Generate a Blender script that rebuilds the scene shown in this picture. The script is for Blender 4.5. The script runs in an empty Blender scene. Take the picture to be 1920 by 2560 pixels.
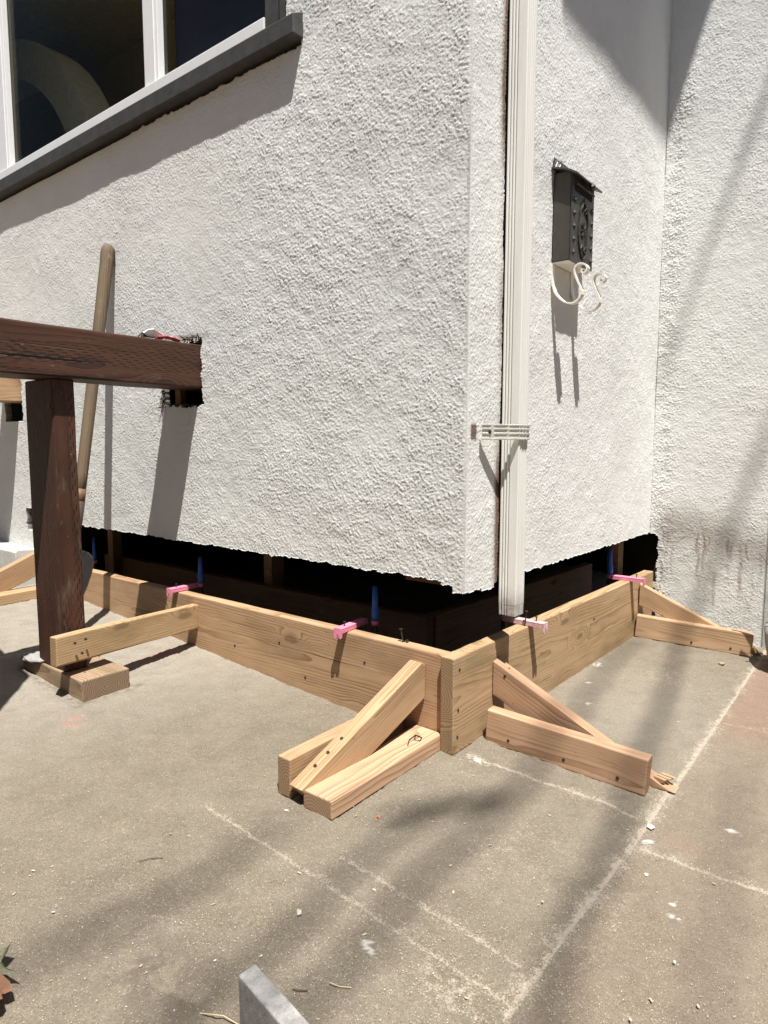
import bpy, bmesh, math, random
import numpy as np
from mathutils import Vector, Matrix

# ------------------------------------------------------------------ camera, sky, sun
S = bpy.context.scene
C = S.collection
rng = np.random.default_rng(7)
random.seed(7)

cam_d = bpy.data.cameras.new('camera')
cam = bpy.data.objects.new('camera', cam_d); C.objects.link(cam)
cam_d.sensor_fit = 'VERTICAL'; cam_d.sensor_height = 36.0
cam_d.lens = 36.0 * 1656.05 / 2560.0
cam_d.clip_start = 0.02; cam_d.clip_end = 500
yaw, pitch, roll = math.radians(38.384), math.radians(-5.993), math.radians(0.039)
fw = Vector((-math.sin(yaw)*math.cos(pitch), math.cos(yaw)*math.cos(pitch), math.sin(pitch)))
rt = Vector((math.cos(yaw), math.sin(yaw), 0)); up = rt.cross(fw)
r2 = rt*math.cos(roll) + up*math.sin(roll); u2 = -rt*math.sin(roll) + up*math.cos(roll)
cam.matrix_world = Matrix(((r2.x, u2.x, -fw.x, .9833), (r2.y, u2.y, -fw.y, -1.5638), (r2.z, u2.z, -fw.z, .9043), (0, 0, 0, 1)))
S.camera = cam

SUN_DIR = Vector((-.29, .22, -.931)).normalized()
sd = bpy.data.lights.new('sun', 'SUN'); sun = bpy.data.objects.new('sun', sd); C.objects.link(sun)
sd.energy = 5.0; sd.angle = math.radians(0.53); sd.color = (1.0, .97, .92)
sun.rotation_euler = SUN_DIR.to_track_quat('-Z', 'Y').to_euler(); sun.location = (3, -3, 9)
W = bpy.data.worlds.new('World'); S.world = W; W.use_nodes = True
wn = W.node_tree; bg = wn.nodes['Background']
sky = wn.nodes.new('ShaderNodeTexSky'); sky.sky_type = 'NISHITA'; sky.sun_disc = False
sky.sun_elevation = math.asin(-SUN_DIR.z); sky.sun_rotation = math.atan2(-SUN_DIR.x, -SUN_DIR.y)
wn.links.new(sky.outputs[0], bg.inputs[0]); bg.inputs[1].default_value = 0.05
S.view_settings.view_transform = 'Standard'; S.view_settings.look = 'None'
S.view_settings.exposure = 0.82; S.view_settings.gamma = 1.0
S.render.engine = 'CYCLES'

GX, GY = -.0609, .0172
def gz(x, y): return GX*np.clip(x, -4, 2.5) + GY*np.clip(y, -4, 4)

# ------------------------------------------------------------------ material helpers
class NT:
    def __init__(s, name):
        s.m = bpy.data.materials.new(name); s.m.use_nodes = True
        s.t = s.m.node_tree; s.b = s.t.nodes['Principled BSDF']
    def n(s, typ, **kw):
        nd = s.t.nodes.new(typ)
        for k, v in kw.items():
            if k in nd.inputs.keys(): s.set(nd.inputs[k], v)
            else: setattr(nd, k, v)
        return nd
    def set(s, inp, v):
        if isinstance(v, bpy.types.NodeSocket): s.t.links.new(v, inp)
        else: inp.default_value = v
    def math(s, op, a, b=0.0, c=None, clamp=False):
        nd = s.t.nodes.new('ShaderNodeMath'); nd.operation = op; nd.use_clamp = clamp
        s.set(nd.inputs[0], a); s.set(nd.inputs[1], b)
        if c is not None: s.set(nd.inputs[2], c)
        return nd.outputs[0]
    def vmath(s, op, a, b):
        nd = s.t.nodes.new('ShaderNodeVectorMath'); nd.operation = op
        s.set(nd.inputs[0], a); s.set(nd.inputs[1], b); return nd.outputs[0]
    def noise(s, vec, scale, detail=3, rough=.5, dist=0.0):
        nd = s.n('ShaderNodeTexNoise'); s.set(nd.inputs['Vector'], vec); nd.inputs['Scale'].default_value = scale
        nd.inputs['Detail'].default_value = detail; nd.inputs['Roughness'].default_value = rough; nd.inputs['Distortion'].default_value = dist
        return nd.outputs['Fac']
    def ramp(s, fac, stops):
        nd = s.n('ShaderNodeValToRGB'); s.set(nd.inputs[0], fac); el = nd.color_ramp.elements
        while len(el) > 1: el.remove(el[-1])
        for i, (p, c) in enumerate(stops):
            e = el[0] if i == 0 else el.new(p)
            e.position = p; e.color = (*c, 1) if len(c) == 3 else c
        return nd.outputs[0]
    def step(s, v, lo, hi):
        nd = s.n('ShaderNodeMapRange'); nd.clamp = True; nd.interpolation_type = 'SMOOTHSTEP'
        s.set(nd.inputs[0], v); nd.inputs[1].default_value = lo; nd.inputs[2].default_value = hi
        return nd.outputs[0]
    def mix(s, fac, a, b, mode='MIX'):
        nd = s.n('ShaderNodeMix'); nd.data_type = 'RGBA'; nd.blend_type = mode
        s.set(nd.inputs[0], fac)
        for i, v in ((6, a), (7, b)):
            s.set(nd.inputs[i], (*v, 1) if isinstance(v, tuple) and len(v) == 3 else v)
        return nd.outputs[2]
    def coord(s, which='Object'): return s.n('ShaderNodeTexCoord').outputs[which]
    def attr(s, name): return s.n('ShaderNodeAttribute', attribute_name=name).outputs['Fac']
    def bump(s, h, strength, dist):
        nd = s.n('ShaderNodeBump'); nd.inputs['Strength'].default_value = strength; nd.inputs['Distance'].default_value = dist
        s.set(nd.inputs['Height'], h); s.set(s.b.inputs['Normal'], nd.outputs[0]); return nd
    def out(s, col=None, rough=None, metal=None, spec=None):
        if col is not None: s.set(s.b.inputs['Base Color'], (*col, 1) if isinstance(col, tuple) and len(col) == 3 else col)
        if rough is not None: s.set(s.b.inputs['Roughness'], rough)
        if metal is not None: s.set(s.b.inputs['Metallic'], metal)
        if spec is not None: s.set(s.b.inputs['Specular IOR Level'], spec)
        return s.m

def rand_vec(M):
    r = M.n('ShaderNodeObjectInfo').outputs['Random']
    c = M.n('ShaderNodeCombineXYZ'); M.set(c.inputs[0], M.math('MULTIPLY', r, 37.0)); M.set(c.inputs[1], M.math('MULTIPLY', r, 0.0)); M.set(c.inputs[2], 0.0)
    return r, c.outputs[0]

def mat_stucco():
    M = NT('painted_stucco'); co = M.coord()
    big = M.noise(co, 2.2, 4, .6); mid = M.noise(co, 14, 3, .6)
    base = M.ramp(M.math('ADD', M.math('MULTIPLY', big, .7), M.math('MULTIPLY', mid, .3)), [(.32, (.665, .668, .638)), (.52, (.715, .718, .690)), (.7, (.75, .752, .728))])
    sp = M.step(M.noise(co, 120, 2, .5), .70, .78)
    base = M.mix(M.math('MULTIPLY', sp, .35), base, (.33, .29, .24))
    st = M.attr('stain'); stn = M.math('MULTIPLY', st, M.math('ADD', .45, M.math('MULTIPLY', M.noise(co, 75, 4, .65), 1.05)), clamp=True)
    base = M.mix(stn, base, (.19, .128, .098))
    rw = M.attr('raw'); base = M.mix(rw, base, (.22, .20, .17))
    M.bump(M.math('ADD', M.noise(co, 110, 5, .75), M.math('MULTIPLY', M.noise(co, 420, 2, .6), .5)), .7, .0022)
    return M.out(base, .85, spec=.25)

def wood_base(M, la, da, ring=.0085, rough=.7, knots=True, fade=None):
    co = M.coord(); r, off = rand_vec(M)
    p = M.vmath('ADD', co, off)
    sx = M.n('ShaderNodeSeparateXYZ'); M.set(sx.inputs[0], co)
    lo = M.vmath('MULTIPLY', p, (1.4, 7., 7.)); n1 = M.noise(lo, 1.0, 3, .55)
    oy = M.math('ADD', sx.outputs[1], M.math('SUBTRACT', M.math('MULTIPLY', r, .10), .075))
    oz = M.math('ADD', sx.outputs[2], M.math('SUBTRACT', M.math('MULTIPLY', M.math('FRACT', M.math('MULTIPLY', r, 7.13)), .12), .06))
    rad = M.math('SQRT', M.math('ADD', M.math('MULTIPLY', oy, oy), M.math('MULTIPLY', oz, oz)))
    rad = M.math('ADD', rad, M.math('MULTIPLY', n1, .045)); rad = M.math('ADD', rad, M.math('MULTIPLY', sx.outputs[0], .012))
    kn = None
    if knots:
        v = M.n('ShaderNodeTexVoronoi'); M.set(v.inputs['Vector'], M.vmath('MULTIPLY', p, (3.1, 5., 9.))); v.inputs['Scale'].default_value = 1.0
        d = v.outputs['Distance']; kd = M.math('ADD', d, M.math('MULTIPLY', M.math('SUBTRACT', M.noise(M.vmath('MULTIPLY', p, (60., 60., 60.)), 1, 2), .5), .05))
        kn = M.math('SUBTRACT', 1.0, M.step(kd, .07, .15))
        rad = M.math('ADD', rad, M.math('MULTIPLY', M.math('SUBTRACT', 1.0, M.step(d, .05, .42)), .035))
    ph = M.math('FRACT', M.math('DIVIDE', rad, ring)); late = M.math('POWER', ph, 2.6)
    fib = M.noise(M.vmath('MULTIPLY', p, (9., 320., 320.)), 1.0, 3, .6)
    streak = M.noise(M.vmath('MULTIPLY', p, (2.2, 40., 40.)), 1.0, 3, .6)
    g = M.math('ADD', M.math('MULTIPLY', M.math('MULTIPLY', late, M.step(M.noise(M.vmath('MULTIPLY', p, (2., 14., 14.)), 1.0, 3, .6), .25, .65)), .75), M.math('ADD', M.math('MULTIPLY', fib, .42), M.math('MULTIPLY', streak, .42)))
    col = M.ramp(g, [(.18, la), (.50, tuple(a*.6+b*.4 for a, b in zip(la, da))), (.95, da)])
    blot = M.noise(M.vmath('MULTIPLY', p, (3., 9., 9.)), 1.0, 3, .6)
    col = M.mix(M.math('MULTIPLY', M.step(blot, .45, .75), .45), col, tuple(x*.8 for x in da))
    if kn is not None: col = M.mix(M.math('MULTIPLY', kn, .6), col, tuple(x*.45 for x in da))
    return co, p, g, col, sx, late, fib

def mat_lumber(name, la, da, dirt=.0):
    M = NT(name); co, p, g, col, sx, late, fib = wood_base(M, la, da)
    # stamped specks, pencil-thin checks and small dents along the grain
    chk = M.step(M.noise(M.vmath('MULTIPLY', p, (1.2, 95., 95.)), 1.0, 2, .4), .70, .73)
    col = M.mix(M.math('MULTIPLY', chk, .6), col, tuple(x*.3 for x in da))
    sp = M.step(M.noise(M.vmath('MULTIPLY', p, (70., 160., 160.)), 1.0, 1, .4), .76, .80)
    col = M.mix(M.math('MULTIPLY', sp, .6), col, (.05, .03, .02))
    nx = M.n('ShaderNodeSeparateXYZ'); M.set(nx.inputs[0], M.coord('Normal')); end = M.step(M.math('ABSOLUTE', nx.outputs[0]), .75, .95)
    col = M.mix(M.math('MULTIPLY', end, .85), col, M.ramp(M.math('ADD', M.math('MULTIPLY', late, .6), M.math('MULTIPLY', fib, .4)), [(.15, tuple(a*.62 for a in la)), (.75, tuple(a*.55 for a in da))]))
    hv = M.n('ShaderNodeHueSaturation'); rr = M.n('ShaderNodeObjectInfo').outputs['Random']
    M.set(hv.inputs['Color'], col); M.set(hv.inputs['Hue'], M.math('ADD', .492, M.math('MULTIPLY', M.math('FRACT', M.math('MULTIPLY', rr, 13.7)), .010)))
    M.set(hv.inputs['Value'], M.math('ADD', .90, M.math('MULTIPLY', rr, .18))); col = hv.outputs[0]
    sm = M.step(M.noise(M.vmath('MULTIPLY', p, (7., 16., 16.)), 1.0, 5, .7), .62, .74)
    col = M.mix(M.math('MULTIPLY', sm, .30), col, (.50, .46, .40))
    gr = M.step(M.noise(M.vmath('MULTIPLY', p, (4., 22., 22.)), 1.0, 5, .75), .56, .76)
    col = M.mix(M.math('MULTIPLY', gr, .35), col, (.16, .105, .06))
    if dirt:
        dn = M.step(M.noise(M.vmath('MULTIPLY', p, (2.4, 14., 14.)), 1.0, 5, .7), .50, .72)
        col = M.mix(M.math('MULTIPLY', dn, dirt), col, (.17, .14, .07))
    M.bump(M.math('ADD', M.math('MULTIPLY', g, -.6), M.math('MULTIPLY', chk, -1.2)), .5, .0012)
    return M.out(col, .72, spec=.25)

def mat_dark_timber():
    M = NT('brown_stained_incised_timber'); co, p, g, col, sx, late, fib = wood_base(M, (.086, .035, .020), (.036, .015, .009), ring=.012, knots=True)
    # rows of short incising cuts, staggered, in bands
    ax = sx.outputs[0]; t = M.math('ADD', sx.outputs[2], M.math('MULTIPLY', sx.outputs[1], 1.0))
    row = M.math('FLOOR', M.math('DIVIDE', t, .0085))
    f = M.math('FRACT', M.math('ADD', M.math('DIVIDE', ax, .042), M.math('MULTIPLY', row, .37)))
    fr = M.math('FRACT', M.math('DIVIDE', t, .0085))
    cut = M.math('MULTIPLY', M.math('LESS_THAN', f, .46), M.math('LESS_THAN', M.math('ABSOLUTE', M.math('SUBTRACT', fr, .5)), .17))
    band = M.step(M.noise(M.vmath('MULTIPLY', p, (.5, 13., 13.)), 1.0, 1, .4), .40, .52)
    cut = M.math('MULTIPLY', cut, band)
    cut = M.math('MULTIPLY', cut, M.step(M.noise(p, 18, 2), .32, .45))
    wear = M.step(M.noise(M.vmath('MULTIPLY', p, (4., 12., 12.)), 1.0, 5, .7), .55, .78)
    col = M.mix(M.math('MULTIPLY', wear, .5), col, (.20, .15, .115))
    wear2 = M.step(M.noise(M.vmath('MULTIPLY', p, (25., 60., 60.)), 1.0, 3, .7), .66, .78)
    col = M.mix(M.math('MULTIPLY', wear2, .45), col, (.33, .27, .22))
    crk = M.step(M.noise(M.vmath('MULTIPLY', p, (.7, 45., 45.)), 1.0, 2, .4), .68, .705)
    col = M.mix(M.math('MAXIMUM', cut, crk), col, (.006, .004, .003))
    M.bump(M.math('ADD', M.math('MULTIPLY', M.math('MAXIMUM', cut, crk), -2.0), M.math('MULTIPLY', g, -.4)), .7, .002)
    return M.out(col, .62, spec=.3)

def mat_simple(name, col, rough=.5, metal=0.0, var=.12, scale=30, bump=.0, bscale=200, spec=.5, dirt=None, dirt_amt=.5):
    M = NT(name); co = M.coord()
    n = M.noise(co, scale, 4, .6)
    c = M.ramp(n, [(.3, tuple(x*(1-var) for x in col)), (.7, tuple(min(1, x*(1+var)) for x in col))])
    if dirt is not None:
        d = M.step(M.noise(co, scale*2.3, 4, .7), .52, .66); c = M.mix(M.math('MULTIPLY', d, dirt_amt), c, dirt)
    if bump: M.bump(M.noise(co, bscale, 4, .6), bump, .002)
    return M.out(c, rough, metal, spec)

def mat_concrete():
    M = NT('sandy_concrete'); co = M.coord('Object')
    big = M.noise(co, 1.6, 5, .6); mid = M.noise(co, 9, 5, .65); fine = M.noise(co, 160, 3, .65); sp = M.noise(co, 330, 2, .6)
    f = M.math('ADD', M.math('MULTIPLY', big, .5), M.math('MULTIPLY', mid, .5))
    col = M.ramp(f, [(.34, (.140, .117, .086)), (.5, (.180, .153, .115)), (.66, (.220, .191, .147))])
    col = M.mix(M.math('MULTIPLY', M.step(fine, .42, .7), .4), col, (.25, .215, .16))
    col = M.mix(M.math('MULTIPLY', M.step(sp, .55, .70), .75), col, (.085, .072, .055)); col = M.mix(M.math('MULTIPLY', M.step(M.noise(co, 90, 3, .7), .60, .72), .5), col, (.10, .085, .064))
    col = M.mix(M.math('MULTIPLY', M.step(M.noise(co, 420, 1, .5), .66, .74), .7), col, (.50, .44, .35))
    pale = M.attr('pale'); col = M.mix(M.math('MULTIPLY', pale, .8), col, M.ramp(fine, [(.3, (.265, .237, .195)), (.7, (.35, .32, .27))]))
    red = M.attr('red'); col = M.mix(M.math('MULTIPLY', red, M.math('ADD', .35, M.math('MULTIPLY', mid, .6))), col, (.24, .148, .108))
    sand = M.attr('sand'); sg = M.math('ADD', M.math('MULTIPLY', M.noise(co, 240, 3, .7), .75), M.math('MULTIPLY', M.noise(co, 60, 3, .6), .25)); sm = M.math('MULTIPLY', M.step(M.math('ADD', sg, M.math('MULTIPLY', sand, .36)), .55, .78), .9)
    col = M.mix(sm, col, M.ramp(sp, [(.3, (.31, .262, .20)), (.7, (.46, .405, .33))]))
    pk = M.attr('pink'); col = M.mix(M.math('MULTIPLY', pk, .55), col, (.42, .12, .12))
    dk = M.attr('dark_patch'); col = M.mix(M.math('MULTIPLY', dk, .65), col, (.095, .075, .06))
    wh = M.attr('plaster'); col = M.mix(M.math('MULTIPLY', wh, .8), col, (.55, .53, .49))
    M.bump(M.math('ADD', M.math('ADD', fine, M.math('MULTIPLY', sp, .6)), M.math('MULTIPLY', M.noise(co, 55, 4, .6), 1.0)), .95, .0030)
    return M.out(col, .92, spec=.15)

STUCCO = mat_stucco()
LUM = mat_lumber('new_lumber', (.55, .375, .22), (.27, .16, .082))
LUM_PINK = mat_lumber('pinkish_lumber', (.57, .39, .24), (.30, .18, .10))
LUM_OLD = mat_lumber('used_lumber', (.55, .385, .22), (.29, .18, .09), dirt=.55)
LUM_DIM = mat_lumber('shade_darkened_lumber', (.36, .24, .15), (.20, .12, .07))  # darker copy of the lumber, crawl space shade put into its colour
DARK = mat_dark_timber()
CONC = mat_concrete()
WHITE = mat_simple('white_vinyl', (.78, .78, .77), .35, var=.03)
PIPE = None
BLACK = mat_simple('black_enamel', (.050, .045, .037), .42, var=.2, spec=.5, bump=.06, bscale=90)
RECESS_SHADE = mat_simple('recess_shade_black', (.004, .004, .004), .9)  # black painted in for the shade inside recesses and openings
IVORY = mat_simple('ivory_paint', (.80, .77, .69), .4, var=.05)
PINK = mat_simple('pink_spray_paint', (.78, .24, .36), .55, var=.12, scale=60, dirt=(.45, .38, .37), dirt_amt=.35)
PINK_WORN = mat_simple('worn_pink_paint', (.62, .42, .42), .6, var=.25, scale=80, dirt=(.70, .12, .22), dirt_amt=.9)
BLUE = mat_simple('blue_tape', (.02, .10, .45), .45, var=.2)
STEEL = mat_simple('grey_steel', (.20, .195, .185), .5, .3, var=.25, scale=20, dirt=(.10, .07, .05))
NAIL = mat_simple('dark_nail', (.06, .05, .045), .5, .5)
SILLG = mat_simple('grey_weathered_paint', (.045, .044, .042), .7, var=.3, scale=25, bump=.3)
BLOCKC = mat_simple('grey_cast_concrete', (.30, .29, .275), .9, var=.25, scale=60, bump=.9, bscale=260, spec=.15, dirt=(.16, .15, .14), dirt_amt=.4)
CURB = mat_simple('white_rendered_concrete', (.50, .49, .46), .9, var=.2, scale=14, bump=.7, bscale=120, spec=.15)
CRAWL_SHADE = mat_simple('crawl_shade_colour', (.03, .025, .02), .95, spec=.05)  # near-black colour stands in for the shade under the house
HANDLE = mat_lumber('grey_brown_handle_wood', (.20, .148, .095), (.10, .07, .043), dirt=.35)

def mat_pipe():
    M = NT('cream_downspout_paint'); co = M.coord(); sx = M.n('ShaderNodeSeparateXYZ'); M.set(sx.inputs[0], co)
    n = M.noise(co, 30, 4, .6)
    col = M.ramp(M.noise(M.vmath('MULTIPLY', co, (40., 40., 3.)), 1.0, 4, .6), [(.3, (.66, .645, .60)), (.7, (.75, .738, .695))])
    low = M.math('SUBTRACT', 1.0, M.step(M.math('ADD', sx.outputs[2], M.math('MULTIPLY', n, .10)), .45, .53))
    col = M.mix(M.math('MULTIPLY', low, .8), col, (.33, .30, .27))
    chip = M.step(M.noise(M.vmath('MULTIPLY', co, (60., 60., 22.)), 1.0, 3, .6), .74, .77); col = M.mix(M.math('MULTIPLY', chip, .7), col, (.30, .29, .27))
    M.bump(M.noise(co, 90, 3, .5), .12, .001)
    return M.out(col, .45, spec=.4)
PIPE = mat_pipe()

def mat_glass():
    M = NT('window_glass'); t = M.t
    M.out((.02, .02, .02), .02)
    tr = M.n('ShaderNodeBsdfTransparent'); tr.inputs[0].default_value = (.95, .95, .90, 1)
    gl = M.n('ShaderNodeBsdfGlossy'); gl.inputs['Roughness'].default_value = .01; gl.inputs['Color'].default_value = (1, 1, 1, 1)
    fr = M.n('ShaderNodeFresnel'); fr.inputs[0].default_value = 1.045
    mx = M.n('ShaderNodeMixShader'); t.links.new(fr.outputs[0], mx.inputs[0]); t.links.new(tr.outputs[0], mx.inputs[1]); t.links.new(gl.outputs[0], mx.inputs[2])
    t.links.new(mx.outputs[0], t.nodes['Material Output'].inputs[0]); return M.m
GLASS = mat_glass()

def mat_fleck():
    M = NT('sawdust_flecks'); r = M.n('ShaderNodeNewGeometry').outputs['Random Per Island']
    col = M.ramp(r, [(0, (.34, .26, .17)), (.45, (.46, .385, .285)), (.85, (.60, .53, .41)), (1, (.74, .70, .62))])
    return M.out(col, .85, spec=.1)
FLECK = mat_fleck()

# ------------------------------------------------------------------ object helpers
def link(o, parent=None):
    C.objects.link(o)
    if parent is not None: o.parent = parent
    return o
def tag(o, label=None, cat=None, group=None, kind=None):
    if label: o['label'] = label
    if cat: o['category'] = cat
    if group: o['group'] = group
    if kind: o['kind'] = kind
    return o
def empty(name, loc=(0, 0, 0), rz=0.0):
    o = bpy.data.objects.new(name, None); o.location = loc; o.rotation_euler = (0, 0, rz); o.empty_display_size = .05
    return link(o)
def mesh_obj(name, bm, mat, parent=None, smooth=False):
    me = bpy.data.meshes.new(name); bmesh.ops.recalc_face_normals(bm, faces=bm.faces[:]); bm.to_mesh(me); bm.free()
    me.materials.append(mat)
    if smooth: me.polygons.foreach_set('use_smooth', [True]*len(me.polygons))
    return link(bpy.data.objects.new(name, me), parent)
def np_mesh(name, verts, faces, mat, parent=None, smooth=False, attrs=None):
    me = bpy.data.meshes.new(name); nv, nf = len(verts), len(faces); k = faces.shape[1]
    me.vertices.add(nv); me.vertices.foreach_set('co', np.ascontiguousarray(verts, np.float32).ravel())
    me.loops.add(nf*k); me.loops.foreach_set('vertex_index', np.ascontiguousarray(faces, np.int32).ravel())
    me.polygons.add(nf); me.polygons.foreach_set('loop_start', np.arange(0, nf*k, k, dtype=np.int32))
    me.update(calc_edges=True); me.validate()
    if smooth: me.polygons.foreach_set('use_smooth', np.ones(len(me.polygons), bool))
    for a, v in (attrs or {}).items():
        at = me.attributes.new(a, 'FLOAT', 'POINT'); at.data.foreach_set('value', np.ascontiguousarray(v, np.float32))
    me.materials.append(mat)
    return link(bpy.data.objects.new(name, me), parent)

def box(bm, x0, x1, y0, y1, z0, z1, bev=0.0):
    r = bmesh.ops.create_cube(bm, size=1.0)
    vs = r['verts']
    for v in vs:
        v.co = Vector((x0 if v.co.x < 0 else x1, y0 if v.co.y < 0 else y1, z0 if v.co.z < 0 else z1))
    if bev:
        es = list({e for v in vs for e in v.link_edges}); bmesh.ops.bevel(bm, geom=es, offset=bev, segments=2, profile=.5, affect='EDGES')
    return vs
def box_obj(name, dims, mat, parent=None, bev=0.0):
    bm = bmesh.new(); box(bm, *dims, bev); return mesh_obj(name, bm, mat, parent)
def prism(bm, pts, axis_fn, a, b, bev=0.0):
    """polygon pts (u,v) swept from a to b; axis_fn(u,v,w) gives a point"""
    lo = [bm.verts.new(axis_fn(u, v, a)) for u, v in pts]; hi = [bm.verts.new(axis_fn(u, v, b)) for u, v in pts]
    fs = [bm.faces.new(lo), bm.faces.new(hi[::-1])]
    n = len(pts)
    for i in range(n): fs.append(bm.faces.new((lo[i], hi[i], hi[(i+1) % n], lo[(i+1) % n])))
    if bev:
        bmesh.ops.bevel(bm, geom=list({e for f in fs for e in f.edges}), offset=bev, segments=2, profile=.5, affect='EDGES')
def tube(bm, pts, radii, seg=10, cap=True):
    pts = [Vector(p) for p in pts]; rings = []; prev = None
    for i, p in enumerate(pts):
        d = (pts[min(i+1, len(pts)-1)] - pts[max(i-1, 0)]).normalized()
        a = prev if prev is not None else (Vector((1, 0, 0)) if abs(d.x) < .8 else Vector((0, 1, 0)))
        a = (a - d*a.dot(d)).normalized(); prev = a; b = d.cross(a); r = radii[i] if hasattr(radii, '__len__') else radii
        rings.append([bm.verts.new(p + (a*math.cos(t) + b*math.sin(t))*r) for t in [2*math.pi*k/seg for k in range(seg)]])
    for i in range(len(rings)-1):
        for k in range(seg):
            bm.faces.new((rings[i][k], rings[i][(k+1) % seg], rings[i+1][(k+1) % seg], rings[i+1][k]))
    if cap: bm.faces.new(rings[0][::-1]); bm.faces.new(rings[-1])

def frame(d, upv=(0, 0, 1)):
    x = Vector(d).normalized(); z = Vector(upv); z = (z - x*z.dot(x)).normalized(); y = z.cross(x)
    return Matrix((x, y, z)).transposed()
def place(o, loc, M3): o.matrix_world = Matrix.Translation(Vector(loc)) @ M3.to_4x4(); return o
def wobble(bm, amp, seed):
    from mathutils import noise
    for v in bm.verts:
        p = v.co*7 + Vector((seed, seed*1.7, 0)); v.co += Vector((noise.noise(p), noise.noise(p+Vector((9, 0, 0))), noise.noise(p+Vector((0, 9, 0)))))*amp
def lumber(name, p0, p1, w, t, mat, upv=(0, 0, 1), bev=.004, seed=1):
    """a sawn stick whose centreline runs from p0 to p1; w is its size along upv, t across"""
    p0, p1 = Vector(p0), Vector(p1); L = (p1-p0).length
    bm = bmesh.new(); box(bm, 0, L, -t/2, t/2, -w/2, w/2, bev)
    n = max(1, int(L/.12))
    for k in range(1, n):
        bmesh.ops.bisect_plane(bm, geom=bm.verts[:]+bm.edges[:]+bm.faces[:], plane_co=(L*k/n, 0, 0), plane_no=(1, 0, 0))
    wobble(bm, .0022, seed)
    return place(mesh_obj(name, bm, mat), p0, frame(p1-p0, upv))
def cut_brace(name, origin, hdir, poly, t, mat, seed=1):
    """brace with sloped cut ends: poly is (distance along hdir, height); local x follows the top edge"""
    a, b = Vector(poly[0]), Vector(poly[1]); th = math.atan2((b-a).y, (b-a).x)
    h = Vector(hdir).normalized(); d = h*math.cos(th) + Vector((0, 0, 1))*math.sin(th); M3 = frame(d)
    o0 = Vector(origin) + h*a.x + Vector((0, 0, a.y))
    loc = []
    for p in poly:
        q = Vector(p)-a; loc.append((q.x*math.cos(th)+q.y*math.sin(th), -q.x*math.sin(th)+q.y*math.cos(th)))
    bm = bmesh.new(); prism(bm, loc, lambda u, v, w: Vector((u, w, v)), -t/2, t/2, .003)
    wobble(bm, .0015, seed)
    return place(mesh_obj(name, bm, mat), o0, M3)
def nail_on(parent, wp, nrm, r=.0045, name='nail'):
    """small nail head sunk in the wood at world point wp"""
    bm = bmesh.new(); n = Vector(nrm).normalized(); wp = Vector(wp)
    tube(bm, [wp-n*.004, wp+n*.0012], [r, r], 8)
    o = mesh_obj(name, bm, NAIL); bpy.context.view_layer.update()
    o.parent = parent; o.matrix_parent_inverse = parent.matrix_world.inverted(); return o

# ------------------------------------------------------------------ numpy noise
def field(nu, nv, step, lo, hi, seed, aniso=1.0, ang=0.0, pw=0.0):
    """band-limited random field, wavelengths between lo and hi metres, unit deviation"""
    r = np.random.default_rng(seed); pu, pv = nu+64, nv+64
    F = np.fft.rfft2(r.standard_normal((pu, pv)))
    fu = np.fft.fftfreq(pu, step)[:, None]; fv = np.fft.rfftfreq(pv, step)[None, :]
    c, s = math.cos(ang), math.sin(ang); a = c*fu + s*fv; b = (-s*fu + c*fv)*aniso
    k = np.sqrt(a*a + b*b); F *= np.exp(-(k*lo)**2*1.2)*(1-np.exp(-(k*hi)**2*1.2))
    if pw: F *= 1/np.maximum(k, 1.0)**pw
    g = np.fft.irfft2(F, s=(pu, pv))[:nu, :nv]; return g/g.std()
def smooth(x, a, b):
    t = np.clip((x-a)/(b-a), 0, 1); return t*t*(3-2*t)

def stucco_height(nu, nv, st, seed, rough=1.0, ang=0.6):
    a = field(nu, nv, st, .0030, .022, seed, 1.5, ang, .8); b = field(nu, nv, st, .0034, .010, seed+1); lowf = field(nu, nv, st, .3, .9, seed+2)
    c = field(nu, nv, st, .05, .16, seed+3); e = field(nu, nv, st, .0045, .02, seed+5, 1.3, ang+.9, .6)
    k = np.clip(1 + .10*lowf + .10*c, .5, 1.5)*rough
    lump = np.tanh(1.9*(a-.25)) + .55*np.tanh(2.4*(e-.5))
    return (.00045*lump*k + .00024*b*k + .0003*c + .0010*lowf)

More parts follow.
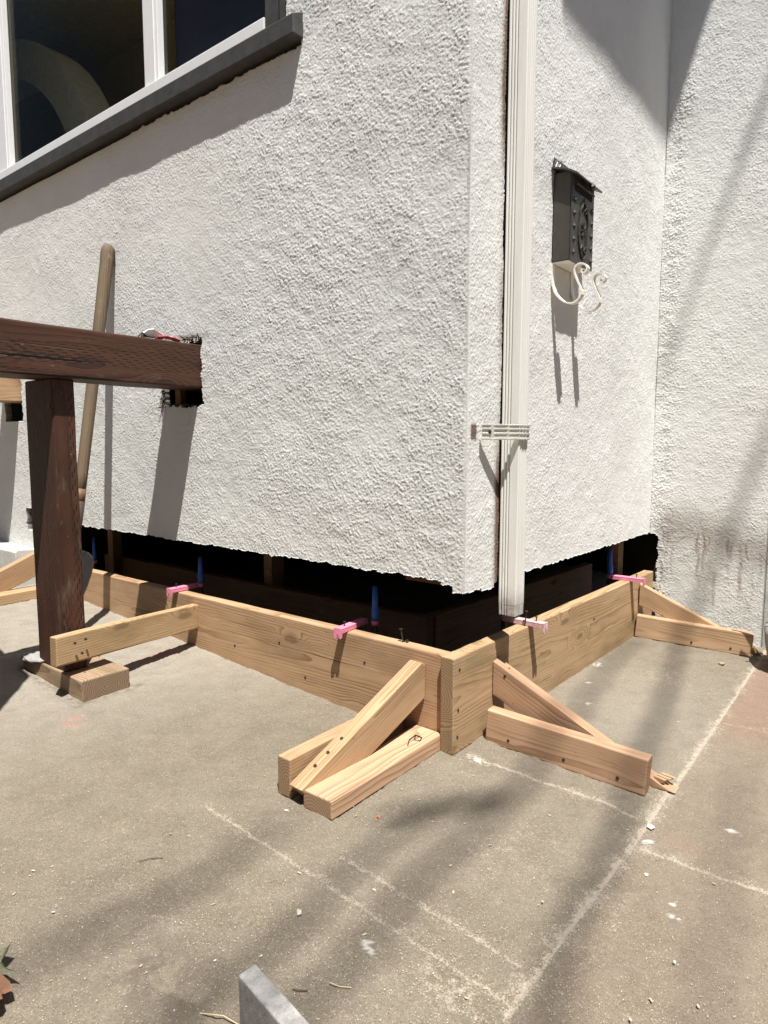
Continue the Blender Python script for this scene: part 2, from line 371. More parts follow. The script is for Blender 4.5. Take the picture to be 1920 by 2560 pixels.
def wall_grid(name, org, U, V, N, u0, u1, v0, v1, st, seed, mask, parent, depth=.03, skip=(), rough=1.0, hmul=None, attrs=None, ang=.6):
    nu, nv = int(round((u1-u0)/st))+1, int(round((v1-v0)/st))+1
    u = np.linspace(u0, u1, nu); v = np.linspace(v0, v1, nv); UU, VV = np.meshgrid(u, v, indexing='ij')
    h = stucco_height(nu, nv, st, seed, rough, ang)
    if hmul is not None: h = h*hmul(UU, VV)
    org, U, V, N = map(np.array, (org, U, V, N))
    P = org + UU[..., None]*U + VV[..., None]*V + h[..., None]*N
    uc, vc = (UU[:-1, :-1]+UU[1:, 1:])/2, (VV[:-1, :-1]+VV[1:, 1:])/2
    keep = mask(uc, vc)
    ids = np.arange(nu*nv).reshape(nu, nv)
    i, j = np.nonzero(keep)
    F = np.stack([ids[i, j], ids[i+1, j], ids[i+1, j+1], ids[i, j+1]], 1)
    if np.dot(np.cross(U, V), N) < 0: F = F[:, ::-1]
    kp = np.pad(keep, 1); edges = []
    for di, dj, e in ((-1, 0, lambda i, j: (ids[i, j], ids[i, j+1])), (1, 0, lambda i, j: (ids[i+1, j], ids[i+1, j+1])),
                      (0, -1, lambda i, j: (ids[i, j], ids[i+1, j])), (0, 1, lambda i, j: (ids[i, j+1], ids[i+1, j+1]))):
        b = keep & ~kp[1+di:1+di+keep.shape[0], 1+dj:1+dj+keep.shape[1]]
        if 'u0' in skip: b[0] = b[0] & (di != -1)
        if 'u1' in skip: b[-1] = b[-1] & (di != 1)
        if 'v1' in skip: b[:, -1] = b[:, -1] & (dj != 1)
        bi, bj = np.nonzero(b); x, y = e(bi, bj); edges.append(np.stack([x, y], 1))
    E = np.concatenate(edges); P = P.reshape(-1, 3); n0 = len(P)
    bv, inv = np.unique(E, return_inverse=True); inv = inv.reshape(E.shape)
    P2 = P[bv] - N*depth
    Fb = np.stack([E[:, 0], E[:, 1], n0+inv[:, 1], n0+inv[:, 0]], 1)
    P = np.concatenate([P, P2]); F = np.concatenate([F, Fb])
    A = {k: np.concatenate([f(UU, VV).ravel(), np.zeros(len(bv))]) for k, f in (attrs or {}).items()}
    A['raw'] = np.concatenate([np.zeros(n0), np.ones(len(bv))])
    used = np.zeros(len(P), bool); used[F.ravel()] = True; remap = np.cumsum(used)-1
    F = remap[F]; P = P[used]; A = {k: a[used] for k, a in A.items()}
    if 'stain' not in A: A['stain'] = np.zeros(len(P))
    return np_mesh(name, P, F, STUCCO, parent, True, A)

# ------------------------------------------------------------------ ground
def seg_dist(X, Y, pts):
    d = np.full(X.shape, 9.0)
    for (x0, y0), (x1, y1) in zip(pts[:-1], pts[1:]):
        L2 = (x1-x0)**2+(y1-y0)**2; t = np.clip(((X-x0)*(x1-x0)+(Y-y0)*(y1-y0))/L2, 0, 1)
        d = np.minimum(d, np.hypot(X-x0-t*(x1-x0), Y-y0-t*(y1-y0)))
    return d
JOINTS = [([(.54, 1.72), (.537, .36), (.531, -.06), (.52, -.48), (.505, -1.6)], 1.0),
          ([(.535, -.055), (.81, -.018), (1.3, .05)], .8), ([(.02, .04), (.24, .05), (.435, .072), (.52, .06)], .75),
          ([(.05, -.537), (.17, -.537), (.4, -.538), (.49, -.54)], .6), ([(-.32, -.617), (-.14, -.619), (.14, -.622), (.45, -.624), (.52, -.625)], .6),
          ([(.54, .80), (.9, .86), (1.3, .9)], .4)]
def build_ground():
    st = .006
    def axis(a, b, lo, hi):
        fine = np.arange(a, b+1e-6, st); left = a - np.cumsum(np.geomspace(.05, 9, 22)); right = fine[-1] + np.cumsum(np.geomspace(.05, 9, 22))
        return np.concatenate([left[::-1], fine, right])
    xs, ys = axis(-2.7, 1.25, 0, 0), axis(-1.5, 1.8, 0, 0)
    X, Y = np.meshgrid(xs, ys, indexing='ij'); nu, nv = X.shape
    low = field(nu, nv, st, .06, .3, 11); mid = field(nu, nv, st, .018, .05, 12); fin = field(nu, nv, st, .012, .02, 13)
    Z = gz(X, Y) + .0006*mid + .0014*low + .0005*fin
    sand = np.zeros_like(X)
    for pts, w in JOINTS:
        d = seg_dist(X+.0012*mid, Y+.0012*mid, pts)
        brk = smooth(low, -1.4, -.1)
        Z -= .003*np.exp(-(d/.006)**2)*(.4+.6*w)
        sand = np.maximum(sand, w*np.exp(-(d/(.0042+.0022*np.clip(mid+.5, 0, 2)))**2)*(.8+.2*brk)); sand = np.maximum(sand, .45*w*np.exp(-(d/.03)**2)*np.clip(.6+.4*low, 0, 1))
    jsand = sand.copy()
    for x, y, rx, ry, a in ((.43, -.66, .10, .06, 1.0), (.62, -.75, .12, .07, .6), (.30, -.30, .14, .10, .55), (.36, -.17, .10, .05, .5), (.10, -.08, .10, .08, .5), (.05, .02, .07, .05, .7),
                            (.30, 1.05, .16, .14, .55), (.14, .85, .08, .2, .3), (.06, -.33, .12, .1, .35), (.5, .19, .05, .06, .5), (.2, -.75, .25, .12, .35), (-.1, -.9, .3, .1, .3), (.75, -.5, .12, .05, .35), (.57, -.47, .03, .25, .5)):
        sand = np.maximum(sand, a*np.exp(-((X-x)/rx)**2-((Y-y)/ry)**2)*np.clip(.55+.45*mid+.3*low, 0, 1.2))
    pale = 1.0*smooth(-X + .25*Y, .35, 1.3)*np.clip(.85+.10*low, 0, 1)
    pale = np.maximum(pale, .45*np.exp(-((X-.3)/.3)**2-((Y-.7)/.5)**2))
    red = np.where(X > .54, .22+.68*smooth(Y, .55, .9), 0.)
    Z = Z - .0025*smooth(X+.003*mid, .533, .541)*(Y > -1.4)
    red = np.maximum(red, .55*np.exp(-((X-.62)/.07)**2-((Y+.03-.06)/.05)**2))
    pink = np.zeros_like(X)
    for x, y, rx, ry in ((-1.28, -.1, .03, .12), (-.98, -.62, .03, .03), (.56, -.71, .05, .02), (.62, -.66, .03, .02)):
        pink = np.maximum(pink, np.exp(-((X-x)/rx)**2-((Y-y)/ry)**2)*np.clip(.5+.7*mid, 0, 1))
    dark_patch = np.exp(-((X-.02)/.22)**2-((Y+.98)/.09)**2)*np.clip(.6+.5*low+.3*mid, 0, 1)
    dark_patch = np.maximum(dark_patch, .8*np.exp(-(seg_dist(X, Y, [(-1.47, -.55), (-1.08, -.55), (-1.07, -.34)])/.02)**2)*np.clip(.5+.6*mid, 0, 1))  # darker strip along the foot of the footing block
    dark_patch = np.maximum(dark_patch, .18*np.clip(low-.9, 0, 1)*smooth(X, -.3, .3))
    pl = np.zeros_like(X)
    for x, y, rx, ry in ((.07, .03, .035, .012), (.47, .30, .05, .008), (.52, .28, .03, .012), (.66, -.19, .012, .008), (.67, -.225, .012, .006), (.255, -.69, .02, .012), (.05, 1.0, .015, .02), (.09, .8, .012, .012), (.16, .62, .01, .01), (.42, .30, .07, .004), (.555, -.02, .012, .02), (.70, .17, .02, .01)):
        pl = np.maximum(pl, smooth(np.exp(-((X-x)/rx)**2-((Y-y)/ry)**2)+.35*fin*np.exp(-((X-x)/(2*rx))**2-((Y-y)/(2*ry))**2), .5, .75))
    d2 = seg_dist(X, Y, [(-.05, 0), (-.05, .02)])
    ids = np.arange(nu*nv).reshape(nu, nv)
    F = np.stack([ids[:-1, :-1], ids[1:, :-1], ids[1:, 1:], ids[:-1, 1:]], -1).reshape(-1, 4)
    o = np_mesh('ground', np.stack([X, Y, Z], -1).reshape(-1, 3), F, CONC, None, True,
                {k: v.ravel() for k, v in dict(sand=np.maximum(jsand, .5*sand), pale=pale, red=red, pink=pink, dark_patch=dark_patch, plaster=pl).items()})
    tag(o, 'grey sandy concrete paving with scored joints in front of the house', 'paving', kind='structure')
    return xs, ys, sand
gxs, gys, gsand = build_ground()

def build_flecks():
    # loose sawdust and grit, thicker along the joints and in the swept patches
    n = 260000; x = rng.uniform(-1.4, 1.1, n); y = rng.uniform(-1.3, 1.6, n)
    ix = np.clip(np.searchsorted(gxs, x), 0, len(gxs)-1); iy = np.clip(np.searchsorted(gys, y), 0, len(gys)-1)
    p = .03 + .8*gsand[ix, iy] + .30*smooth(x, -.9, .1)*smooth(-y, -.2, .6)
    k = rng.uniform(0, 1, n) < p; x, y = x[k], y[k]; n = len(x)
    L = np.where(rng.uniform(0, 1, n) < .004, rng.uniform(.004, .009, n), rng.uniform(.0007, .0021, n)); Wd = np.minimum(L*rng.uniform(.25, .8, n), .004)
    a = rng.uniform(0, 2*np.pi, n); ca, sa = np.cos(a), np.sin(a); z = gz(x, y) + .0022 + rng.uniform(0, .001, n)
    V = np.zeros((n, 4, 3)); 
    for q, (s, t) in enumerate(((-1, -1), (1, -.7), (.9, 1), (-1, .8))):
        V[:, q, 0] = x + (s*L*ca - t*Wd*sa)/2; V[:, q, 1] = y + (s*L*sa + t*Wd*ca)/2; V[:, q, 2] = z + rng.uniform(0, .0012, n)
    o = np_mesh('sawdust', V.reshape(-1, 3), np.arange(4*n).reshape(-1, 4), FLECK)
    tag(o, 'pale sawdust and sand grains strewn over the concrete and its joints', 'sawdust', kind='stuff')
build_flecks()

# ------------------------------------------------------------------ house
house = tag(empty('house', (-1.5, .9, 0)), 'white stuccoed house corner standing over an open crawl space with a window above', 'house')
HOFF = Vector((-1.5, .9, 0))
def hp(o):
    """keep world placement under the house empty"""
    o.parent = house; o.location = Vector(o.location) - HOFF; return o
def ragged(seed, n, amp):
    r = np.random.default_rng(seed); k = np.convolve(r.standard_normal(n+40), np.hanning(9), 'same')[:n] + .6*r.standard_normal(n)
    return amp*k/k.std()
rb = ragged(3, 900, .0022); rs = ragged(4, 700, .004)
def lookup(arr, x, x0, st): return arr[np.clip(((x-x0)/st).astype(int), 0, len(arr)-1)]

HX0, HX1 = -1.422, -1.160
def front_mask(x, z):
    jag = lookup(rb, x, -3.6, .005)
    zb = np.where(x < -2.47, .30, np.where(x > -.022, .478, np.where(x > -.06, .498, .505))) + np.where(x < -2.47, 0, jag)
    k = z > zb
    jz = lookup(rs, z, 0, .006); jx = lookup(rs[::-1], x, -1.6, .006)
    hole = (x > HX0+jz*1.2) & (x < HX1+jz*1.0) & (z > 1.046+jx*1.2) & (z < np.where(x > -1.30, 1.298, 1.26)+jx*2.2)
    hole2 = (x > -2.92+jz) & (x < -2.70+jz) & (z > 1.02+jx) & (z < 1.29+jx)
    hole3 = (x > -2.72+jz) & (x < -2.6+jz) & (z > .44+jx) & (z < .56+jx)
    win = ((x < -.668+jz*.6) & (z > 2.175)) | ((x < -.608) & (z > 2.151+jx*.6) & (z < 2.22))
    return k & ~hole & ~hole2 & ~hole3 & ~win
def front_hm(x, z):
    ed = smooth(.02-x, 0, .012)
    patch = 1 - .22*np.exp(-((x+2.3)/.5)**2-((z-1.5)/.45)**2) - .35*np.exp(-((x+1.2)/.25)**2-((z-1.7)/.3)**2)
    return ed*(.9+.2*smooth(x, -1.6, -.5))*patch
front = hp(wall_grid('front_wall', (0, .02, 0), (1, 0, 0), (0, 0, 1), (0, -1, 0), -3.6, .02, .29, 2.95, .0026, 21, front_mask, None, .032, ('u1', 'v1', 'u0'), 1.0, front_hm,
                  {'stain': lambda x, z: .25*np.exp(-((z-.5)/.03)**2)*0 + .9*np.exp(-((x+1.23)/.09)**2-((z-1.305)/.012)**2) + .7*np.exp(-((x+1.42)/.02)**2-((z-1.06)/.04)**2)}))
def side_mask(y, z):
    jag = lookup(rb[::-1], y, 0, .005); jz = lookup(rs[::-1], z, 0, .006)
    zb = np.where(y < .19, .478-.01*(y > .12), .484 - .010*smooth(y, .3, 1.7)) + jag*.8
    return (z > zb) & ~((y > .2075+jz*.3) & (y < .262))
def side_stain(y, z):
    e = 1.5*np.exp(-((y-.206)/.022)**2)*np.clip(.6 + .5*np.sin(z*3.1+.6) + .3*np.sin(z*11), .15, 1.1)
    br = 1.3*np.exp(-(np.maximum(np.abs(y-.055)-.012, 0)/.003)**2-(np.maximum(np.abs(z-.934)-.017, 0)/.004)**2)
    return np.clip(e+br, 0, 1.2)
side = hp(wall_grid('side_wall', (.02, 0, 0), (0, 1, 0), (0, 0, 1), (1, 0, 0), .02, 1.72, .44, 2.95, .0026, 31, side_mask, None, .03, ('u0', 'u1', 'v1'), .85,
                 lambda y, z: smooth(y-.02, 0, .012), {'stain': side_stain}, ang=-.5))
def wing_stain(x, z):
    rx = np.random.default_rng(5); s = np.zeros_like(x)
    for k in range(26):
        cx, top, ln, a = rx.uniform(.08, .5), rx.uniform(.28, .52), rx.uniform(.08, .25), rx.uniform(.25, .75)
        s += .6*a*np.exp(-((x-cx-.004*np.sin(z*40+k))/.006)**2)*smooth(z, top-ln, top-ln+.05)*(1-smooth(z, top-.05, top))
    band = .30*np.exp(-((z-(.285-.05*(x-.3)+.006*np.sin(x*37)))/.0022)**2)*smooth(x, .22, .26) + .52*np.exp(-((z-.47-.05*np.sin(x*9))/.10)**2)*smooth(x, .02, .12)
    return np.clip(s+band, 0, 1)
wing = hp(wall_grid('rear_wing_wall', (0, 1.72, 0), (1, 0, 0), (0, 0, 1), (0, -1, 0), .02, .517, -.1, 2.95, .0026, 41,
                 lambda x, z: (z > .47) | (x > .058+lookup(rs, z, 0, .006)*1.2), None, .03, ('v1',), 1.0,
                 lambda x, z: .9+.9*np.exp(-((x-.07)/.05)**2), {'stain': wing_stain}, ang=.3))
# plain upper storey, beyond the picture
def hbox(name, dims, mat, bev=0): return hp(box_obj(name, dims, mat, None, bev))
hbox('upper_wall', (-.665, .018, .022, .2, 2.95, 4.7), STUCCO)
hbox('upper_wall', (-3.6, .018, .022, .2, 4.701, 5.6), STUCCO)
hbox('upper_side_wall', (-.2, .018, .2, 6.0, 2.95, 5.6), STUCCO)
hbox('upper_wing_wall', (.022, .517, 1.722, 2.0, 2.95, 5.3), STUCCO)
hbox('corner_trim', (.5175, .70, 1.735, 1.80, -.1, 3.2), CURB, .004)
hbox('gap_shade_backing', (-.062, -.028, .06, 1.72, .50, 2.95), RECESS_SHADE)  # black sheet giving the shade in the gap behind the downspout
hbox('hole_shade_backing', (-3.6, -.065, .175, .19, .69, 2.1), RECESS_SHADE)  # black sheet put behind the beam hole for its inner shade
hbox('far_front_wall', (-7.7, -3.705, .022, .2, -.3, 5.6), STUCCO)
hbox('floor', (-7.6, -.06, .09, 4.2, .60, .68), CRAWL_SHADE)
hbox('crawl_partition', (-2.6, -2.55, .07, 4.2, -.2, .60), CRAWL_SHADE)  # near-black crawl space walls put in to absorb light
hbox('crawl_rear_wall', (-2.55, .3, 2.6, 2.65, -.2, .60), CRAWL_SHADE)
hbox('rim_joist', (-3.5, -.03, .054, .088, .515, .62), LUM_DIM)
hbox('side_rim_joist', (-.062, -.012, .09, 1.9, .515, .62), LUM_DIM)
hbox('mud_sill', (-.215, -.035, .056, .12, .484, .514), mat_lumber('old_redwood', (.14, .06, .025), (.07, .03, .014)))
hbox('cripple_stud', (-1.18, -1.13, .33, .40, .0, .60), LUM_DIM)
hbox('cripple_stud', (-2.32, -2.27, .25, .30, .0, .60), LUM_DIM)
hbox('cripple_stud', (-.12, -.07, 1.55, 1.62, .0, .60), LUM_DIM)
# eave over the right-hand side of the house, two storeys up
hbox('roof_eave', (-3.6, 1.10, -.25, 6.0, 5.72, 5.90), WHITE, .01)

# sheathing edge in the ragged hole round the beam
bm = bmesh.new(); box(bm, -1.400, -1.362, .062, .09, 1.040, 1.25, .003)
hp(mesh_obj('sheathing', bm, mat_lumber('orange_sheathing', (.34, .16, .06), (.20, .085, .03))))
TAR = mat_simple('tar_paper', (.045, .035, .025), .9, var=.5)
lath = [bmesh.new() for _ in range(3)]
for k in range(27):    # torn wire lath and tar paper round the hole
    t = rng.uniform(0, 1); side_ = k % 3; bm = lath[side_]
    px, pz = ((HX0+.01, 1.05+.08*t), (HX0+.26*t, 1.052), (-1.29+.13*t, 1.297+.012*rng.uniform(0, 1)))[side_]
    d = Vector((rng.uniform(-1, 1), -rng.uniform(.1, 1), rng.uniform(-1, .8)))*rng.uniform(.006, .026)
    tube(bm, [(px, .022, pz), Vector((px, .014, pz))+d*.6, Vector((px, .012, pz))+d], [.0035, .0025, .001], 5)
for bm in lath: hp(mesh_obj('torn_lath', bm, TAR))
# window
win = empty('window', (0, 0, 0)); hp(win)
def wbox(name, dims, mat, par, bev=.003):
    return box_obj(name, dims, mat, par, bev)
bm = bmesh.new(); prism(bm, [(-.022, 2.166), (.06, 2.166), (.115, 2.318), (.07, 2.312), (.062, 2.262), (-.022, 2.224)], lambda u, v, w: Vector((w, u, v)), -3.7, -.598, .003)
wobble(bm, .002, 3); sill = mesh_obj('sill', bm, SILLG, win)
wbox('window_frame', (-3.7, -.805, .045, .10, 2.270, 2.318), WHITE, win)
for x0, x1 in ((-1.528, -1.430), (-2.905, -2.775)):
    f = wbox('mullion', (x0, x1, .055, .10, 2.3185, 4.5), WHITE, win)
    wbox('track', (x1-.030, x1-.020, .050, .0545, 2.3185, 4.5), WHITE, f, 0)
wbox('casing', (-.803, -.716, .048, .11, 2.262, 4.5), SILLG, win)
wbox('casing', (-.7145, -.668, .030, .11, 2.23, 4.5), SILLG, win)
for x0, x1 in ((-2.774, -1.529), (-1.429, -.804), (-3.7, -2.906)):
    wbox('pane', (x0, x1, .082, .086, 2.3185, 4.5), GLASS, win, 0)
wbox('window_head', (-3.7, -.66, .03, .11, 4.502, 4.70), WHITE, win)
OLIVE = mat_simple('olive_room_paint', (.72, .66, .40), .8); NAVY = mat_simple('navy_pane_backing', (.012, .016, .045), .8)
room = []
hbox('room_ceiling', (-7.6, -.2, .12, 4.2, 4.72, 4.78), OLIVE)
hbox('room_rear_wall', (-7.6, -.2, 2.3, 2.4, .7, 4.735), OLIVE)
hbox('room_side_wall', (-.64, -.60, .12, 4.0, .7, 4.735), OLIVE)
hbox('room_far_wall', (-7.7, -7.6, .12, 4.0, .7, 4.735), OLIVE)
hbox('pane_backing', (-1.42, -.81, .13, .14, 2.25, 4.5), NAVY)  # navy sheet behind the right-hand pane
bm = bmesh.new()
N_ = 28; ro, ri, cx, cz = 1.75, 1.45, -5.57, 2.56
pts = [(cx+ro*math.cos(a), cz+ro*math.sin(a)) for a in np.linspace(0, math.pi, N_)] + [(cx+ri*math.cos(a), cz+ri*math.sin(a)) for a in np.linspace(math.pi, 0, N_)]
prism(bm, pts, lambda u, v, w: Vector((u, w, v)), 1.15, 1.4)
hp(mesh_obj('room_arch', bm, mat_simple('cream_arch_paint', (.88, .85, .74), .8)))

# ------------------------------------------------------------------ concrete foundation curb at the left
bm = bmesh.new(); prism(bm, [(.06, -.3), (-.10, -.3), (-.10, .338), (-.085, .352), (.06, .335)], lambda u, v, w: Vector((w, u, v)), -3.6, -2.60, .004)
wobble(bm, .006, 9); tag(mesh_obj('foundation_curb', bm, CURB), 'low white rendered foundation curb under the wall behind the dark post', 'foundation')

# ------------------------------------------------------------------ form boards
def fb(name, p0, p1, mat, label, seed): return tag(lumber(name, p0, p1, .290, .046, mat, seed=seed), label, 'form board', 'form boards round the footing')
fbA = fb('form_board', (-2.45, .043, .141), (-.0475, .043, .141), LUM, 'long pale timber form board on edge under the windowed wall, behind two pink holders', 2)
a2 = math.radians(-1.687); rd = Vector((-math.sin(a2), math.cos(a2), 0))
fbB = fb('form_board', Vector((-.0235, 0, .1445)), Vector((-.0235, 0, .1445))+rd*1.708, LUM_OLD, 'timber form board below the downspout and mailbox, running back to the rear wing wall', 5)
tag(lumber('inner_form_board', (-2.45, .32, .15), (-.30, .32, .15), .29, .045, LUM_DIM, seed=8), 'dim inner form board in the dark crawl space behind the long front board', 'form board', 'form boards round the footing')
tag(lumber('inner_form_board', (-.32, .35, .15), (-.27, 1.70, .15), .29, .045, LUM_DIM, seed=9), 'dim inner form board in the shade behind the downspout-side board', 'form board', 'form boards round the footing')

# ------------------------------------------------------------------ braces
GRP = 'braces propping the form boards'
def T(o, label, cat='brace'): return tag(o, label, cat, GRP)
def corner_set(dx, dz, words, mats, seed):
    flat = lumber('flat_stake', (-.095+dx, .016, .026+dz), (-.100+dx, -.460, .022+dz), .050, .098, mats[0], seed=seed)
    T(flat, 'flat timber stake ' + words[0])
    diag = cut_brace('diagonal_brace', (-.133+dx, .018, dz), (-.032, -.495, 0), [(.018, .256), (.492, .050), (.452, .006), (.345, .006), (0, .142), (0, .246)], .046, mats[1], seed+1)
    T(diag, 'sloping timber brace ' + words[1])
    return flat, diag
f1, d1 = corner_set(0, 0, ('beside the sloping brace at the front corner', 'leaning on the long form board at the front corner'), (LUM_PINK, LUM), 11)
bk = lumber('edge_stake', (-.212, .016, .056), (-.217, -.460, .056), .104, .046, LUM, seed=14)
T(bk, 'timber stake set on edge to the left of the sloping brace at the front corner')
f2, d2 = corner_set(-2.285, .138, ('at the far left behind the dark post', 'at the far left by the white curb, behind the dark post'), (LUM, LUM), 17)
k1 = lumber('kicker', (-1.245, .019, .206), (-1.160, -.590, .225), .099, .036, LUM_OLD, seed=21)
T(k1, 'mossy stained timber kicker from the long form board past the foot of the dark post')
k2 = lumber('kicker', (.0245, .166, .050), (.4945, .189, .0235), .102, .044, LUM_PINK, seed=23)
T(k2, 'timber kicker on edge nearest the camera on the right, three nail holes along its side')
d3 = cut_brace('diagonal_brace', (.007, .235, 0), (.52, .018, 0), [(.0, .231), (.50, -.012), (.545, -.026), (.42, -.026), (.30, -.015), (0, .121)], .044, LUM_PINK, 25)
T(d3, 'sloping timber brace behind the near right kicker, below the downspout')
k3 = lumber('kicker', (.047, 1.480, .073), (.506, 1.578, .045), .100, .044, LUM_PINK, seed=27)
T(k3, 'timber kicker on edge at the far right against the rear form board end')
d4 = cut_brace('diagonal_brace', (.047, 1.518, 0), (.46, .095, 0), [(.0, .262), (.47, .030), (.50, .0), (.40, .0), (0, .164)], .044, LUM_PINK, 29)
T(d4, 'sloping timber brace at the far right below the stained wing wall')
bm = bmesh.new()
for k in range(3):
    prism(bm, [(0, 0), (.034, .004), (.042+.004*k, .014), (.01, .018)], lambda u, v, w: Vector((u, w, v)), .014*k, .014*k+.011)
wobble(bm, .005, 5); o = place(mesh_obj('splintered_offcut', bm, LUM_PINK), (.485, .245, -.018), frame((1, -.35, .15)))
tag(o, 'small splintered timber offcut at the outer end of the near right kicker', 'offcut')

# nail heads
for o, pts, n in ((k2, ((.10, .1475, .022), (.27, .1555, .012), (.42, .163, .004)), (0, -1, 0)),
                  (k3, ((.28, 1.506, .03), (.43, 1.538, .024)), (.2, -1, 0)),
                  (d1, ((-.137, -.062, .2265), (-.153, -.31, .1225), (-.156, -.36, .1015), (-.159, -.405, .0825)), (0, -.4, .92)),
                  (k1, ((-1.1325, -.53, .246), (-1.139, -.49, .249), (-1.137, -.505, .205)), (1, .16, 0)),
                  (fbB, ((.0005, .03, .25), (.0005, .025, .13), (.0005, .022, .05), (.03, 1.0, .2)), (1, 0, 0)),
                  (fbA, ((-.75, .0195, .19), (-1.0, .0195, .13), (-.35, .0195, .20), (-.62, .0195, .09)), (0, -1, 0)),
                  (d3, ((.05, .2135, .19),), (0, -1, 0)), (d3, ((.05, .237, .2085),), (-.4, 0, .9)), (d4, ((.085, 1.505, .20),), (0, -1, 0))):
    for p in pts: nail_on(o, p, n)
def standing_nail(parent, p, tip):
    bm = bmesh.new(); p, tip = Vector(p), Vector(tip); tube(bm, [p, tip], [.0022, .0022], 6); tube(bm, [tip, tip+(tip-p).normalized()*.002], [.006, .006], 8)
    o = mesh_obj('nail', bm, NAIL); bpy.context.view_layer.update(); o.parent = parent; o.matrix_parent_inverse = parent.matrix_world.inverted()
standing_nail(fbA, (-.215, .045, .285), (-.222, .043, .327)); standing_nail(fbA, (-.222, .05, .288), (-.203, .05, .292))
standing_nail(fbA, (-2.15, .043, .285), (-2.15, .046, .325)); standing_nail(fbB, (.004, .435, .288), (.010, .433, .342))
bm = bmesh.new()
tube(bm, [(-.10, -.045, .0515), (-.085, -.075, .052), (-.068, -.07, .052), (-.075, -.05, .052), (-.1, -.047, .052)], [.0018]*5, 5)
tube(bm, [(-.1, -.047, .052), (-.095, -.085, .0525), (-.078, -.115, .052)], [.0016]*3, 5)
bpy.context.view_layer.update(); o = mesh_obj('wire_loop', bm, NAIL)
tag(o, 'thin dark twist of tie wire on the flat stake at the front corner', 'wire')

# added unseen decking, outline shaped to cast the shadow on the left paving
bm = bmesh.new()
prism(bm, [(-3.0, -.80), (-1.44, -.80), (-1.035, -.85), (-.83, -1.03), (-.80, -1.88), (-3.0, -1.88)], lambda u, v, w: Vector((u, v, w)), 1.292, 1.325)
tag(mesh_obj('added_deck', bm, LUM_OLD), 'unseen decking added over the beams at the left to cast the ground shadow', 'deck')

# ------------------------------------------------------------------ anchor bolt holders and bolts
def holder_parts(name, mat, label):
    root = empty(name); tag(root, label, 'bolt holder', 'pink anchor bolt holders on the form boards')
    bm = bmesh.new()     # channel: local -y points outwards over the board
    box(bm, -.0145, .0145, -.030, .120, .0115, .0165, .0015)
    for s in (-1, 1): box(bm, s*.0145-.0022*(s > 0)-.0, s*.0145+.0022*(s < 0), -.030, .120, 0, .0112, .0)
    mesh_obj('channel', bm, mat, root)
    bm = bmesh.new()     # forked lip hanging over the face
    prism(bm, [(-.0155, .017), (-.0155, -.013), (-.012, -.017), (-.006, -.017), (-.0035, -.012), (-.0035, -.004), (.0035, -.004), (.0035, -.012), (.006, -.017), (.012, -.017), (.0155, -.013), (.0155, .017)],
          lambda u, v, w: Vector((u, w, v)), -.0345, -.0302, 0)
    mesh_obj('forked_lip', bm, mat, root)
    bm = bmesh.new(); tube(bm, [(.002, .0, .016), (.002, .001, .030)], [.002, .002], 6); tube(bm, [(.002, .001, .030), (.002, .001, .032)], [.005, .005], 8)
    mesh_obj('nail', bm, NAIL, root)
    return root
def bolt_parts(label, tall=.125, tilt=0.0, thin=1.0):
    root = empty('anchor_bolt'); tag(root, label, 'anchor bolt', 'blue taped anchor bolts')
    bm = bmesh.new(); tube(bm, [(0, 0, -.17), (0, 0, .016)], [.0085, .0085], 10); mesh_obj('shank', bm, NAIL, root, True)
    bm = bmesh.new(); tube(bm, [(0, 0, .0165), (.001, 0, .026), (.001, 0, .052), (0, 0, .062), (0, 0, .08), (0, 0, tall)], [.0095*thin, .0135*thin, .0140*thin, .0105*thin, .0100*thin, .0085*thin*thin], 14)
    mesh_obj('tape_sleeve', bm, BLUE, root, True)
    bm = bmesh.new(); tube(bm, [(0, 0, .0), (0, 0, .016)], [.0125, .0125], 12); mesh_obj('collar', bm, PINK, root, True)
    return root
HOLD = [((-.437, .018, .289), 0.10, PINK, 'clean bright pink bolt holder nearest the front corner on the long form board', (-.395, .128), 'thick blue taped anchor bolt nearest the front corner of the crawl space', 1.0, .135),
        ((-1.372, .018, .289), 0.02, PINK, 'pink bolt holder with grey scuffs on the long board above the mossy kicker', (-1.352, .128), 'blue taped anchor bolt above the mossy kicker', 1.0, .130),
        ((-2.262, .018, .289), 0.05, PINK_WORN, 'worn pink bolt holder half hidden behind the post and shovel', (-2.236, .13), 'slim pointed blue taped anchor bolt right of the dark post', .8, .135),
        ((.036, .455, .292), math.pi/2, PINK_WORN, 'scuffed grey and pink bolt holder under the open end of the downspout', (-.09, .46), 'blue taped anchor bolt hidden in the dark behind the downspout end', 1.0, .125),
        ((.064, 1.405, .291), math.pi/2+.05, PINK, 'pink bolt holder at the far end of the side board by the wing wall', (-.055, 1.40), 'blue taped anchor bolt in the shade at the far end of the side board', 1.0, .14)]
for (p, rz, m, lab, bp, blab, thin, tall) in HOLD:
    h = holder_parts('bolt_holder', m, lab); h.location = p; h.rotation_euler = (0, 0, rz)
    b = bolt_parts(blab, tall, 0, thin); b.location = (bp[0], bp[1], .291)

